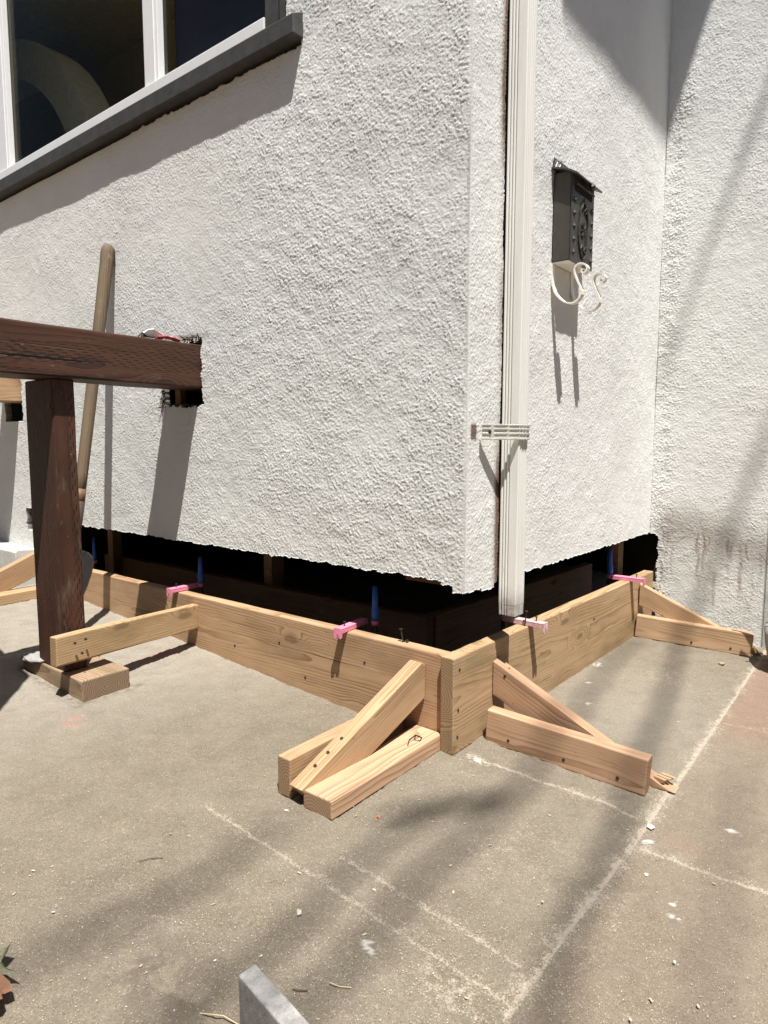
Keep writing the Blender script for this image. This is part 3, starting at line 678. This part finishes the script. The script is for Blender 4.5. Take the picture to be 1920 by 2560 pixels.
# ------------------------------------------------------------------ dark porch framing
beam = tag(lumber('dark_beam', (-1.254, -1.9, 1.193), (-1.254, .16, 1.193), .163, .172, DARK, bev=.006, seed=31), 'dark brown incised timber beam let into a ragged hole in the front wall', 'beam')
post = tag(lumber('dark_post', (-1.304, -.492, .128), (-1.304, -.492, 1.111), .195, .076, DARK, upv=(1, 0, 0), bev=.006, seed=33), 'dark brown incised timber post under the beam, bleached near its foot', 'post')
b2 = tag(lumber('pale_beam', (-2.811, -1.9, 1.20), (-2.811, .16, 1.20), .168, .178, LUM, bev=.005, seed=35), 'unstained timber beam at the left edge behind the dark beam', 'beam')
blk = tag(lumber('footing_block', (-1.52, -.452, .056), (-1.085, -.452, .056), .146, .168, mat_lumber('weathered_block_wood', (.40, .29, .185), (.17, .115, .07), dirt=.6), bev=.005, seed=37), 'weathered timber footing block on the concrete under the dark post', 'footing block')
bm = bmesh.new(); bmesh.ops.create_icosphere(bm, subdivisions=3, radius=1.0)
for v in bm.verts: v.co = Vector((v.co.x*.10, v.co.y*.04, v.co.z*.014))
wobble(bm, .012, 3)
from mathutils import noise as mnoise
for v in bm.verts: v.co += Vector((mnoise.noise(v.co*60), mnoise.noise(v.co*60+Vector((7,0,0))), mnoise.noise(v.co*60+Vector((0,7,0)))))*.008
o = mesh_obj('mortar_lump', bm, BLOCKC); o.location = (-1.455, -.515, .130)
tag(o, 'crumbly grey mortar lump at the left foot of the dark post', 'mortar')
bm = bmesh.new(); tube(bm, [(-1.225, -.529, 1.02), (-1.225, -.534, 1.02)], [.007, .007], 8)
o = mesh_obj('bolt_head', bm, NAIL); bpy.context.view_layer.update(); o.parent = post; o.matrix_parent_inverse = post.matrix_world.inverted()
# scrap on the beam
def ribbon(bm, pts, w, th, wdir):
    wd = Vector(wdir).normalized()*w/2; pts = [Vector(p) for p in pts]; lo = []; 
    for i, p in enumerate(pts):
        d = (pts[min(i+1, len(pts)-1)]-pts[max(i-1, 0)]).normalized(); n = d.cross(wd).normalized()*th/2
        lo.append([bm.verts.new(q) for q in (p-wd-n, p+wd-n, p+wd+n, p-wd+n)])
    for a, b in zip(lo[:-1], lo[1:]):
        for k in range(4): bm.faces.new((a[k], a[(k+1) % 4], b[(k+1) % 4], b[k]))
    bm.faces.new(lo[0][::-1]); bm.faces.new(lo[-1])
scrap = empty('crumpled_scrap', (-1.23, -.10, 1.276)); tag(scrap, 'crumpled scrap of red and white tape on top of the dark beam', 'scrap')
bm = bmesh.new(); ribbon(bm, [(.035, -.11, .002), (.03, -.085, .018), (.03, -.06, .024), (.03, -.035, .014), (.03, -.02, .006)], .03, .004, (.5, .1, .8)); mesh_obj('white_loop', bm, WHITE, scrap)
bm = bmesh.new(); ribbon(bm, [(.035, -.045, .008), (.04, -.01, .013), (.045, .02, .009), (.05, .04, .002)], .016, .003, (.8, .1, .5)); mesh_obj('red_strip', bm, mat_simple('red_tape', (.45, .06, .08), .5, dirt=(.7, .65, .63), dirt_amt=.8, scale=40), scrap)
bm = bmesh.new(); ribbon(bm, [(.045, -.125, .002), (.04, -.11, .016), (.04, -.09, .006), (.04, -.06, .006)], .012, .003, (1, 0, .2)); mesh_obj('grey_twist', bm, SILLG, scrap)

# ------------------------------------------------------------------ shovel leaning on the wall
sh = empty('shovel', (-1.64, -.32, .12)); tag(sh, 'shovel leaning on the front wall behind the dark post, worn wooden handle', 'shovel')
so = Vector((-1.64, -.32, .12)); top = Vector((-1.752, .0, 1.741)); neck = Vector((-1.668, -.225, .66))
ax = (top-neck).normalized()
bm = bmesh.new(); L = (top-neck).length; tube(bm, [(0, 0, 0), (.12, 0, 0), (L*.35, 0, 0), (L*.7, 0, 0), (L-.09, 0, 0), (L-.04, 0, 0), (L-.018, 0, 0), (L-.004, 0, 0), (L, 0, 0)], [.0215, .0225, .0235, .0245, .027, .029, .027, .018, .006], 16)
o = mesh_obj('handle', bm, HANDLE, None, True); place(o, neck, frame(ax)); bpy.context.view_layer.update(); mw = o.matrix_world.copy(); o.parent = sh; o.matrix_world = mw
def child_at(o, root, rloc): o.parent = root; o.location = -Vector(rloc); return o
bm = bmesh.new(); tube(bm, [neck+ax*.055, neck-ax*.005], [.0238, .0232], 14); child_at(mesh_obj('painted_band', bm, mat_simple('worn_red_paint', (.15, .075, .045), .6, var=.3), None, True), sh, so)
bm = bmesh.new(); tube(bm, [neck+ax*.004, neck-ax*.10, neck-ax*.24], [.0245, .022, .019], 14); child_at(mesh_obj('socket', bm, mat_simple('rusted_socket_steel', (.055, .036, .025), .7, .2, var=.3), None, True), sh, so)
bm = bmesh.new()
half = [(.0, .04), (.035, .045), (.09, .040), (.135, .025), (.15, .0), (.148, -.04), (.125, -.10), (.075, -.18), (.03, -.255), (0, -.29)]
outl = half + [(-u, v) for u, v in half[-2:0:-1]]
bl_c = neck - ax*.235 + Vector((.035, 0, 0))
bx_ = Vector((.99, .12, 0)).normalized(); bz_ = Vector((.05, .24, .97)).normalized(); bn_ = bx_.cross(bz_)
def bl(u, v, w): return bl_c + bx_*u + bz_*v - bn_*(w - .9*u*u*1.6 - .25*max(0, v))
cen = [bm.verts.new(bl(0, v, w)) for v, w in ((-.05, .0), (-.05, .006))]
lo = [bm.verts.new(bl(u, v, 0)) for u, v in outl]; hi = [bm.verts.new(bl(u, v, .006)) for u, v in outl]
n = len(outl)
for i in range(n):
    j = (i+1) % n; bm.faces.new((cen[0], lo[i], lo[j])); bm.faces.new((cen[1], hi[j], hi[i])); bm.faces.new((lo[i], hi[i], hi[j], lo[j]))
child_at(mesh_obj('blade', bm, STEEL, None, False), sh, so)

# ------------------------------------------------------------------ downspout
ds = empty('downspout', (.058, .23, .385)); tag(ds, 'cream fluted metal downspout beside the house corner, cut short above the form board', 'downspout'); dso = Vector((.058, .23, .385))
def ds_profile(sx=1.0):
    x0, x1, y0, y1 = .030, .087, .202, .258; P = []
    def flutes(a, b, n, base, fn):
        out = []
        w = (b-a)/n
        for k in range(n):
            s = a+w*k
            for f, dd in ((.12, 0), (.30, .0048), (.60, .0048), (.82, 0)): out.append(fn(s+w*f, dd))
        return out
    P += [(x0, y0)] + flutes(x0+.003, x0+.031, 3, y0, lambda s, d: (s, y0+d)) + [(x1-.003, y0), (x1, y0+.003)]
    P += flutes(y0+.006, y1-.006, 4, x1, lambda s, d: (x1-d, s)) + [(x1, y1-.003), (x1-.003, y1)]
    P += flutes(-(x1-.003), -(x0+.003), 4, y1, lambda s, d: (-s, y1-d)) + [(x0, y1)]
    cx, cy = (x0+x1)/2, (y0+y1)/2
    return [(cx+(x-cx)*sx, cy+(y-cy)*sx) for x, y in P]
def ds_tube(zs, scales):
    bm = bmesh.new(); R = []
    for z, s in zip(zs, scales): R.append([bm.verts.new((x, y, z)) for x, y in ds_profile(s)])
    n = len(R[0])
    for a, b in zip(R[:-1], R[1:]):
        for k in range(n): bm.faces.new((a[k], a[(k+1) % n], b[(k+1) % n], b[k]))
    return bm
child_at(mesh_obj('pipe', ds_tube([.418, .6, 1.2, 5.7], [1, 1, 1, 1]), PIPE), ds, dso)
child_at(mesh_obj('crimped_end', ds_tube([.384, .400, .4175, .430], [.955, .97, .985, .975]), mat_simple('scuffed_metal_end', (.42, .40, .37), .6, var=.25, scale=60, dirt=(.20, .18, .17), dirt_amt=.7)), ds, dso)
path = [(.033, .079), (.040, .092), (.052, .118), (.066, .150), (.079, .180), (.0885, .200), (.0925, .215), (.0930, .238), (.0905, .256), (.084, .264), (.060, .266)]
prof = [(.912, .0), (.9135, .003), (.9165, .003), (.9185, .0005), (.926, .0005), (.928, .0025), (.931, .0025), (.933, .0), (.9395, .0), (.9415, .0025), (.9445, .0025), (.9465, .0005), (.951, .0005), (.953, .003), (.9555, .003), (.957, .0)]
def sub(path, n):
    out = []
    for a, b in zip(path[:-1], path[1:]):
        for k in range(n): t = k/n; out.append((a[0]*(1-t)+b[0]*t, a[1]*(1-t)+b[1]*t))
    return out+[path[-1]]
pp = sub(path, 5); bm = bmesh.new(); R = []
cross_marks = {8, 9, 17, 25, 29, 33}
for i, p in enumerate(pp):
    a, b = Vector(pp[max(i-1, 0)]), Vector(pp[min(i+1, len(pp)-1)]); t = (b-a).normalized(); nrm = Vector((t.y, -t.x))
    flat = i in cross_marks
    R.append([bm.verts.new((p[0]+nrm.x*(.0022 if flat and .914 < z < .956 else d*1.15), p[1]+nrm.y*(.0022 if flat and .914 < z < .956 else d*1.15), z)) for z, d in prof])
for a, b in zip(R[:-1], R[1:]):
    for k in range(len(prof)-1): bm.faces.new((a[k], a[k+1], b[k+1], b[k]))
bmesh.ops.solidify(bm, geom=bm.faces[:], thickness=.0012)
strap = child_at(mesh_obj('strap', bm, PIPE), ds, dso)
bm = bmesh.new(); tube(bm, [(.046, .1015, .934), (.0478, .0985, .934)], [.005, .005], 8); child_at(mesh_obj('rivet', bm, NAIL), strap, (0, 0, 0))

# ------------------------------------------------------------------ mailbox
mb = empty('mailbox', (.02, .62, 1.49)); mbo = Vector((.02, .62, 1.49)); tag(mb, 'black pierced metal mailbox with ivory newspaper hooks on the side wall', 'mailbox')
def mpart(name, bm, mat, par=mb, smooth=False): return child_at(mesh_obj(name, bm, mat, None, smooth), par, mbo if par is mb else (0, 0, 0))
bm = bmesh.new(); box(bm, .022, .0815, .533, .713, 1.490, 1.768, .003); mpart('body', bm, BLACK)
bm = bmesh.new(); box(bm, .024, .080, .535, .711, 1.4875, 1.4897, .0); mpart('floor', bm, IVORY)  # pale plate paints bounce light onto the box's underside
bm = bmesh.new(); box(bm, .082, .0865, .531, .715, 1.487, 1.764, .002); door = mpart('front_panel', bm, BLACK)
bm = bmesh.new(); prism(bm, [(.020, 1.7775), (.020, 1.7830), (.070, 1.770), (.108, 1.7485), (.110, 1.7435), (.106, 1.7425), (.068, 1.7645)], lambda u, v, w: Vector((u, w, v)), .512, .728, .0008); mpart('lid', bm, BLACK)
bm = bmesh.new()
P_ = [(.522, 1.783), (.522, 1.802), (.527, 1.813), (.536, 1.817), (.60, 1.819), (.64, 1.820), (.70, 1.817), (.713, 1.811), (.718, 1.800), (.718, 1.783)]
prism(bm, P_, lambda u, v, w: Vector((w, u, v)), .0205, .0225, 0); plate = mpart('back_plate', bm, BLACK)
bm = bmesh.new()
for k in range(7):
    y = .545+.024*k; tube(bm, [(.0232, y-.006, 1.787), (.0236, y, 1.797), (.0236, y+.008, 1.808), (.0232, y+.014, 1.804)], [.0016]*4, 5)
mpart('scroll', bm, IVORY, plate); plate.children[0].location = (0, 0, 0)
XF = .0872
for y0 in (.551, .697):
    for k in range(5):
        bm = bmesh.new(); z = 1.678-.0405*k; c = bm.verts.new((XF+.0065, y0, z)); q = [bm.verts.new((XF-.0005, y0+a*.0085, z+b*.0125)) for a, b in ((1, 0), (0, 1), (-1, 0), (0, -1))]
        for i in range(4): bm.faces.new((c, q[i], q[(i+1) % 4]))
        mpart('stud', bm, BLACK, door)
bm = bmesh.new(); box(bm, XF-.0004, XF+.0008, .553, .693, 1.708, 1.722, 0); mpart('mail_slot', bm, RECESS_SHADE, door)
bm = bmesh.new(); box(bm, XF, XF+.010, .55, .696, 1.7235, 1.728, .001); mpart('slot_hood', bm, BLACK, door)
bm = bmesh.new()
n = 26; ov = []
for k in range(n+1):
    a = 2*math.pi*k/n; w = 1+.10*math.sin(4*a); ov.append((XF+.002, .624+.036*math.cos(a)*w, 1.598+.088*math.sin(a)))
tube(bm, ov, [.0028]*len(ov), 6, False)
for a in range(8):
    t = a*math.pi/4; tube(bm, [(XF+.002, .624+.006*math.cos(t), 1.598+.008*math.sin(t)), (XF+.003, .624+.020*math.cos(t), 1.598+.026*math.sin(t))], [.0022, .0026], 6)
for s in (-1, 1):
    for z0 in (1.66, 1.535): tube(bm, [(XF+.002, .624+s*.004, z0), (XF+.004, .624+s*.016, z0+.014), (XF+.003, .624+s*.022, z0+.002), (XF+.002, .624+s*.014, z0-.006)], [.0022]*4, 6)
tube(bm, [(XF+.002, .624, 1.70), (XF+.002, .624, 1.686)], [.002, .002], 6)
mpart('ornament', bm, BLACK, door)
bm = bmesh.new()
def dia(y, z, a, b):
    q = [bm.verts.new((XF+.0006, y+a*u, z+b*v)) for u, v in ((1, 0), (0, 1), (-1, 0), (0, -1))]; bm.faces.new(q)
for a in range(8):
    t = a*math.pi/4+math.pi/8; dia(.624+.013*math.cos(t), 1.598+.018*math.sin(t), .0042, .006)
for s in (-1, 1):
    for k in range(4): dia(.624+s*(.027+.003*(k % 2)), 1.545+.035*k, .003, .010)
    dia(.624+s*.011, 1.665, .004, .008); dia(.624+s*.011, 1.522, .004, .010)
dia(.624, 1.675, .004, .008); dia(.624, 1.512, .005, .010)
mpart('pierced_opening', bm, RECESS_SHADE, door)
bm = bmesh.new(); tube(bm, [(.103, .640, 1.748), (.110, .640, 1.736), (.109, .640, 1.722)], [.006, .010, .003], 8); mpart('latch', bm, BLACK)
HK = [(.0215, 1.489), (.021, 1.45), (.024, 1.42), (.033, 1.394), (.043, 1.381), (.055, 1.369), (.067, 1.360), (.079, 1.355), (.090, 1.353), (.099, 1.354), (.110, 1.359), (.118, 1.367), (.1235, 1.377), (.1235, 1.388), (.119, 1.402),
      (.112, 1.415), (.105, 1.430), (.100, 1.445), (.0985, 1.456), (.102, 1.466), (.109, 1.472), (.118, 1.4735), (.128, 1.471), (.136, 1.465), (.1405, 1.456), (.1385, 1.447), (.132, 1.442), (.124, 1.4445), (.121, 1.450), (.1245, 1.4545)]
for y in (.545, .701):
    bm = bmesh.new(); ribbon(bm, [(x, y, z) for x, z in HK], .022, .0048, (0, 1, 0)); mpart('paper_hook', bm, IVORY)

# ------------------------------------------------------------------ foreground and litter
bm = bmesh.new(); box(bm, 0, .44, 0, .030, 0, .145, .0025)
for k in range(1, 9): bmesh.ops.bisect_plane(bm, geom=bm.verts[:]+bm.edges[:]+bm.faces[:], plane_co=(.05*k, 0, 0), plane_no=(1, 0, 0))
wobble(bm, .004, 7); o = mesh_obj('concrete_paver', bm, BLOCKC); o.location = (.250, -.987, -.027); o.rotation_euler = (0, 0, math.radians(-9.6))
tag(o, 'grey concrete paver standing on edge at the bottom of the picture', 'paver')

def leaf(name, pts, z0, curl, mat, label, seed):
    bm = bmesh.new(); r = random.Random(seed); n = len(pts); cx = sum(p[0] for p in pts)/n; cy = sum(p[1] for p in pts)/n
    rings = []
    for s in (1.0, .7, .4, .15):
        rings.append([bm.verts.new((cx+(x-cx)*s, cy+(y-cy)*s, z0+curl*(s*s)*(.5+.5*math.sin(5*math.atan2(y-cy, x-cx)+seed))+r.uniform(-.001, .001))) for x, y in pts])
    for a, b in zip(rings[:-1], rings[1:]):
        for k in range(n): bm.faces.new((a[k], a[(k+1) % n], b[(k+1) % n], b[k]))
    bm.faces.new(rings[-1]); bmesh.ops.solidify(bm, geom=bm.faces[:], thickness=.0008)
    return tag(mesh_obj(name, bm, mat), label, 'leaf')
BROWNL = mat_simple('dry_brown_leaf', (.36, .19, .11), .8, var=.2, scale=50, bump=.4); GREENL = mat_simple('faded_green_leaf', (.30, .29, .19), .8, var=.2, scale=50, bump=.4)
leaf('dry_leaf', [(-.19, -1.20), (-.15, -1.165), (-.125, -1.158), (-.105, -1.163), (-.110, -1.172), (-.118, -1.176), (-.098, -1.180), (-.090, -1.190), (-.100, -1.205), (-.14, -1.225), (-.18, -1.23)], .012, .016, BROWNL, 'curled dry brown leaf at the bottom left corner of the picture', 2)
leaf('dry_leaf', [(-.24, -1.155), (-.21, -1.132), (-.192, -1.128), (-.185, -1.140), (-.178, -1.150), (-.160, -1.150), (-.135, -1.142), (-.15, -1.156), (-.18, -1.172), (-.22, -1.19)], .016, .018, GREENL, 'faded green leaf above the brown leaf at the bottom left', 5)

CHIP = mat_simple('white_plaster_chip', (.50, .47, .41), .8, var=.15)
def chip(x, y, s, mat, name, label, cat, group=None, flat=.35, seed=0):
    bm = bmesh.new(); bmesh.ops.create_icosphere(bm, subdivisions=1, radius=1.0)
    r = random.Random(seed)
    for v in bm.verts: v.co = Vector((v.co.x*s*r.uniform(.6, 1.3), v.co.y*s*r.uniform(.5, 1.1), v.co.z*s*flat*r.uniform(.7, 1.2)))
    o = mesh_obj(name, bm, mat); o.location = (x, y, gz(x, y)+s*flat*.6); o.rotation_euler = (0, 0, r.uniform(0, 6)); return tag(o, label, cat, group)
chip(.43, 1.375, .016, mat_simple('tan_pebble', (.30, .23, .13), .8), 'pebble', 'tan pebble on the concrete in front of the far right kicker', 'pebble', seed=3)
chip(.02, -.37, .0055, mat_simple('orange_plastic', (.75, .12, .04), .5), 'plastic_scrap', 'tiny orange scrap on the concrete right of the flat stake', 'scrap', seed=4)
chip(.135, .44, .007, BLUE, 'tape_scrap', 'tiny blue scrap of tape behind the near right sloping brace', 'scrap', seed=6)
chip(.16, .415, .009, CHIP, 'plaster_chip', 'white plaster chip beside the blue scrap behind the right brace', 'chip', seed=8)
chip(.545, .045, .013, CHIP, 'plaster_chip', 'white plaster chip at the crossing of the paving joints', 'chip', flat=.2, seed=9)
chip(.098, -.715, .009, CHIP, 'plaster_chip', 'cream chip on the open concrete above the standing paver', 'chip', seed=10)
chip(.22, -.945, .007, CHIP, 'plaster_chip', 'round pale chip just left of the standing paver', 'chip', seed=12)
chip(.59, -.14, .006, CHIP, 'plaster_chip', 'small white chip on the right-hand slab nearest the long joint', 'chip', seed=13)
chip(-.165, -.50, .006, CHIP, 'plaster_chip', 'small white chip just in front of the braces at the front corner', 'chip', seed=14)
def twig(pts, r, mat, label):
    bm = bmesh.new(); tube(bm, [(x, y, gz(x, y)+.004+dz) for x, y, dz in pts], [r*.7]*len(pts), 5); return tag(mesh_obj('twig', bm, mat), label, 'twig')
TW = mat_simple('brown_twig', (.10, .07, .045), .8); TWP = mat_simple('straw', (.52, .42, .27), .8)
twig([(-.265, -.84, 0), (-.25, -.818, .002), (-.235, -.80, 0)], .0013, TW, 'thin brown twig on the open concrete left of the paver')
twig([(.135, -.975, 0), (.17, -.955, .003), (.212, -.945, 0)], .0014, TWP, 'pale straw stalk touching the left end of the paver')
twig([(.255, -.795, 0), (.275, -.79, .001), (.29, -.778, 0)], .0014, TWP, 'short pale splinter on the concrete right of the paver top')
twig([(.215, -.845, 0), (.228, -.84, .001), (.238, -.83, .001)], .0013, TW, 'short dark twig beside the standing paver')

# ------------------------------------------------------------------ tree whose limbs shade the paving, and a pot by the wing wall
BARK = mat_simple('grey_bark', (.16, .13, .10), .9, var=.3, bump=.6, bscale=40); LEAFM = mat_simple('dull_green_leaves', (.07, .10, .04), .6, var=.3)
tree = empty('bare_tree', (4.6, -5.4, float(gz(4.6, -5.4)))); tag(tree, 'bare limbed tree behind the camera whose branches shade the paving', 'tree'); to = Vector(tree.location)
bm = bmesh.new(); tube(bm, [(4.6, -5.6, -.6), (4.62, -5.55, 1.5), (4.7, -5.5, 5.4), (4.9, -5.4, 8.5)], [.20, .16, .13, .10], 12); child_at(mesh_obj('trunk', bm, BARK, None, True), tree, to)
up_ = -SUN_DIR
def limb(shadow, H, r, name='limb'):
    P = []
    for i, s in enumerate(shadow):
        s = Vector(s if len(s) == 3 else (s[0], s[1], float(gz(s[0], s[1])))); hh = H + .12*math.sin(i*2.1)
        P.append(s + up_*((hh-s.z)/up_.z))
    P = [Vector((4.9, -5.4, 8.4)), Vector((4.6, -5.2, H-.4))] + P
    n = len(P); rr = [r*1.6]+[r*(1.25-.5*i/n) for i in range(1, n)]
    Q, R_ = [], []
    for i in range(n-1):
        for k in range(6):
            t = k/6; Q.append(P[i].lerp(P[i+1], t) + Vector((random.uniform(-1, 1), random.uniform(-1, 1), random.uniform(-1, 1)))*.014); R_.append(rr[i]*(1-t)+rr[i+1]*t)
    Q.append(P[-1]); R_.append(rr[-1]*.6)
    bm = bmesh.new(); tube(bm, Q, R_, 8); child_at(mesh_obj(name, bm, BARK, None, True), tree, to)
limb([(.66, -1.4), (.61, -.9), (.571, -.61), (.495, -.12), (.40, .55), (.235, 1.49), (.315, 1.72, .364), (.467, 1.72, .878), (.52, 1.72, 1.05)], 10.5, .022)
limb([(.27, -1.4), (.25, -1.0), (.238, -.62), (.215, -.04), (.145, .62), (.10, 1.0), (.05, 1.5)], 11.5, .019)
limb([(.12, -1.3), (.118, -.82), (.10, -.63), (.09, -.42), (.134, -.21)], 10.8, .018)
limb([(-.22, -1.4), (-.16, -.97), (-.116, -.81), (-.145, -.525)], 11.8, .016)
limb([(.85, -1.4), (.80, -.8), (.77, -.4), (.72, 0), (.66, .6)], 11, .009)
limb([(1.9, -1.0), (1.5, 1.2), (.75, 1.72, 3.3), (.60, 1.72, 2.9), (.419, 1.72, 2.36), (.329, 1.72, 2.12), (.202, 1.72, 1.689), (.02, 1.72, 1.15)], 9.5, .013)

bm = bmesh.new(); tw = [Vector((x, y, float(gz(x, y)))) + up_*((11.3-float(gz(x, y)))/up_.z) for x, y in ((.215, -.04), (.155, -.171), (.105, -.248), (.011, -.382))]
tube(bm, tw, [.012, .030, .036, .012], 8); child_at(mesh_obj('limb', bm, BARK, None, True), tree, to)
# added unseen hedges behind and right of the camera, dimming bounce light and reflections
def added_hedge(name, x0, x1, y0, y1, h, label, seed):
    r = np.random.default_rng(seed); zb = float(min(gz(x0, y0), gz(x1, y1)))-.1
    root = empty(name, ((x0+x1)/2, (y0+y1)/2, zb)); tag(root, label, 'added_hedge', 'added hedges that dim bounce light'); ro = Vector(root.location)
    bm = bmesh.new(); box(bm, x0+.25, x1-.25, y0+.25, y1-.25, zb, zb+h-.25); child_at(mesh_obj('stem_core', bm, BARK), root, ro)
    n = int(900*((x1-x0)+(y1-y0))*2*h/10)
    P = np.stack([r.uniform(x0, x1, n), r.uniform(y0, y1, n), zb+h*r.uniform(0, 1, n)], 1)
    f = r.integers(0, 5, n); dpt = r.uniform(0, .3, n)
    for q, (ax_, v) in enumerate(((0, x0), (0, x1), (1, y0), (1, y1), (2, zb+h))):
        sgn = 1 if q in (0, 2) else -1; P[f == q, ax_] = v + sgn*dpt[f == q]
    a = r.normal(size=(n, 3)); a /= np.linalg.norm(a, axis=1)[:, None]; b = np.cross(a, r.normal(size=(n, 3))); b /= np.linalg.norm(b, axis=1)[:, None]
    L = r.uniform(.05, .11, n)[:, None]
    V = np.stack([P-a*L, P+b*L*.45, P+a*L, P-b*L*.45], 1).reshape(-1, 3) - np.array(ro)
    o = np_mesh('foliage', V, np.arange(4*n).reshape(-1, 4), LEAFM, root)
added_hedge('added_hedge', -9, 5.2, -6.9, -6.0, 5.2, 'tall clipped hedge behind the camera, put in unseen to dim bounce light', 51)
added_hedge('added_hedge', 5.6, 6.5, -6.0, 6.0, 4.6, 'clipped hedge to the right, put in unseen to dim bounce light', 52)
pot = empty('potted_plant', (.70, 1.50, float(gz(.70, 1.50)))); tag(pot, 'grey stone pot of spiky leaves by the wing wall at the right edge', 'potted plant'); po = Vector(pot.location)
bm = bmesh.new(); tube(bm, [(.70, 1.50, -.02), (.70, 1.50, .03), (.70, 1.50, .10), (.70, 1.50, .16), (.70, 1.50, .165)], [.10, .125, .14, .145, .12], 20); wobble(bm, .006, 3); child_at(mesh_obj('pot', bm, BLOCKC, None, True), pot, po)
bm = bmesh.new()
for k in range(22):
    a = rng.uniform(0, 2*math.pi); l = rng.uniform(.16, .30); tipr = l*rng.uniform(.25, .6)
    b0 = Vector((.70, 1.50, .16)); d = Vector((math.cos(a), math.sin(a), 0)); 
    ribbon(bm, [b0+d*.02, b0+d*tipr*.5+Vector((0, 0, l*.6)), b0+d*tipr+Vector((0, 0, l))], .014, .002, Vector((-d.y, d.x, 0)))
child_at(mesh_obj('leaves', bm, LEAFM), pot, po)
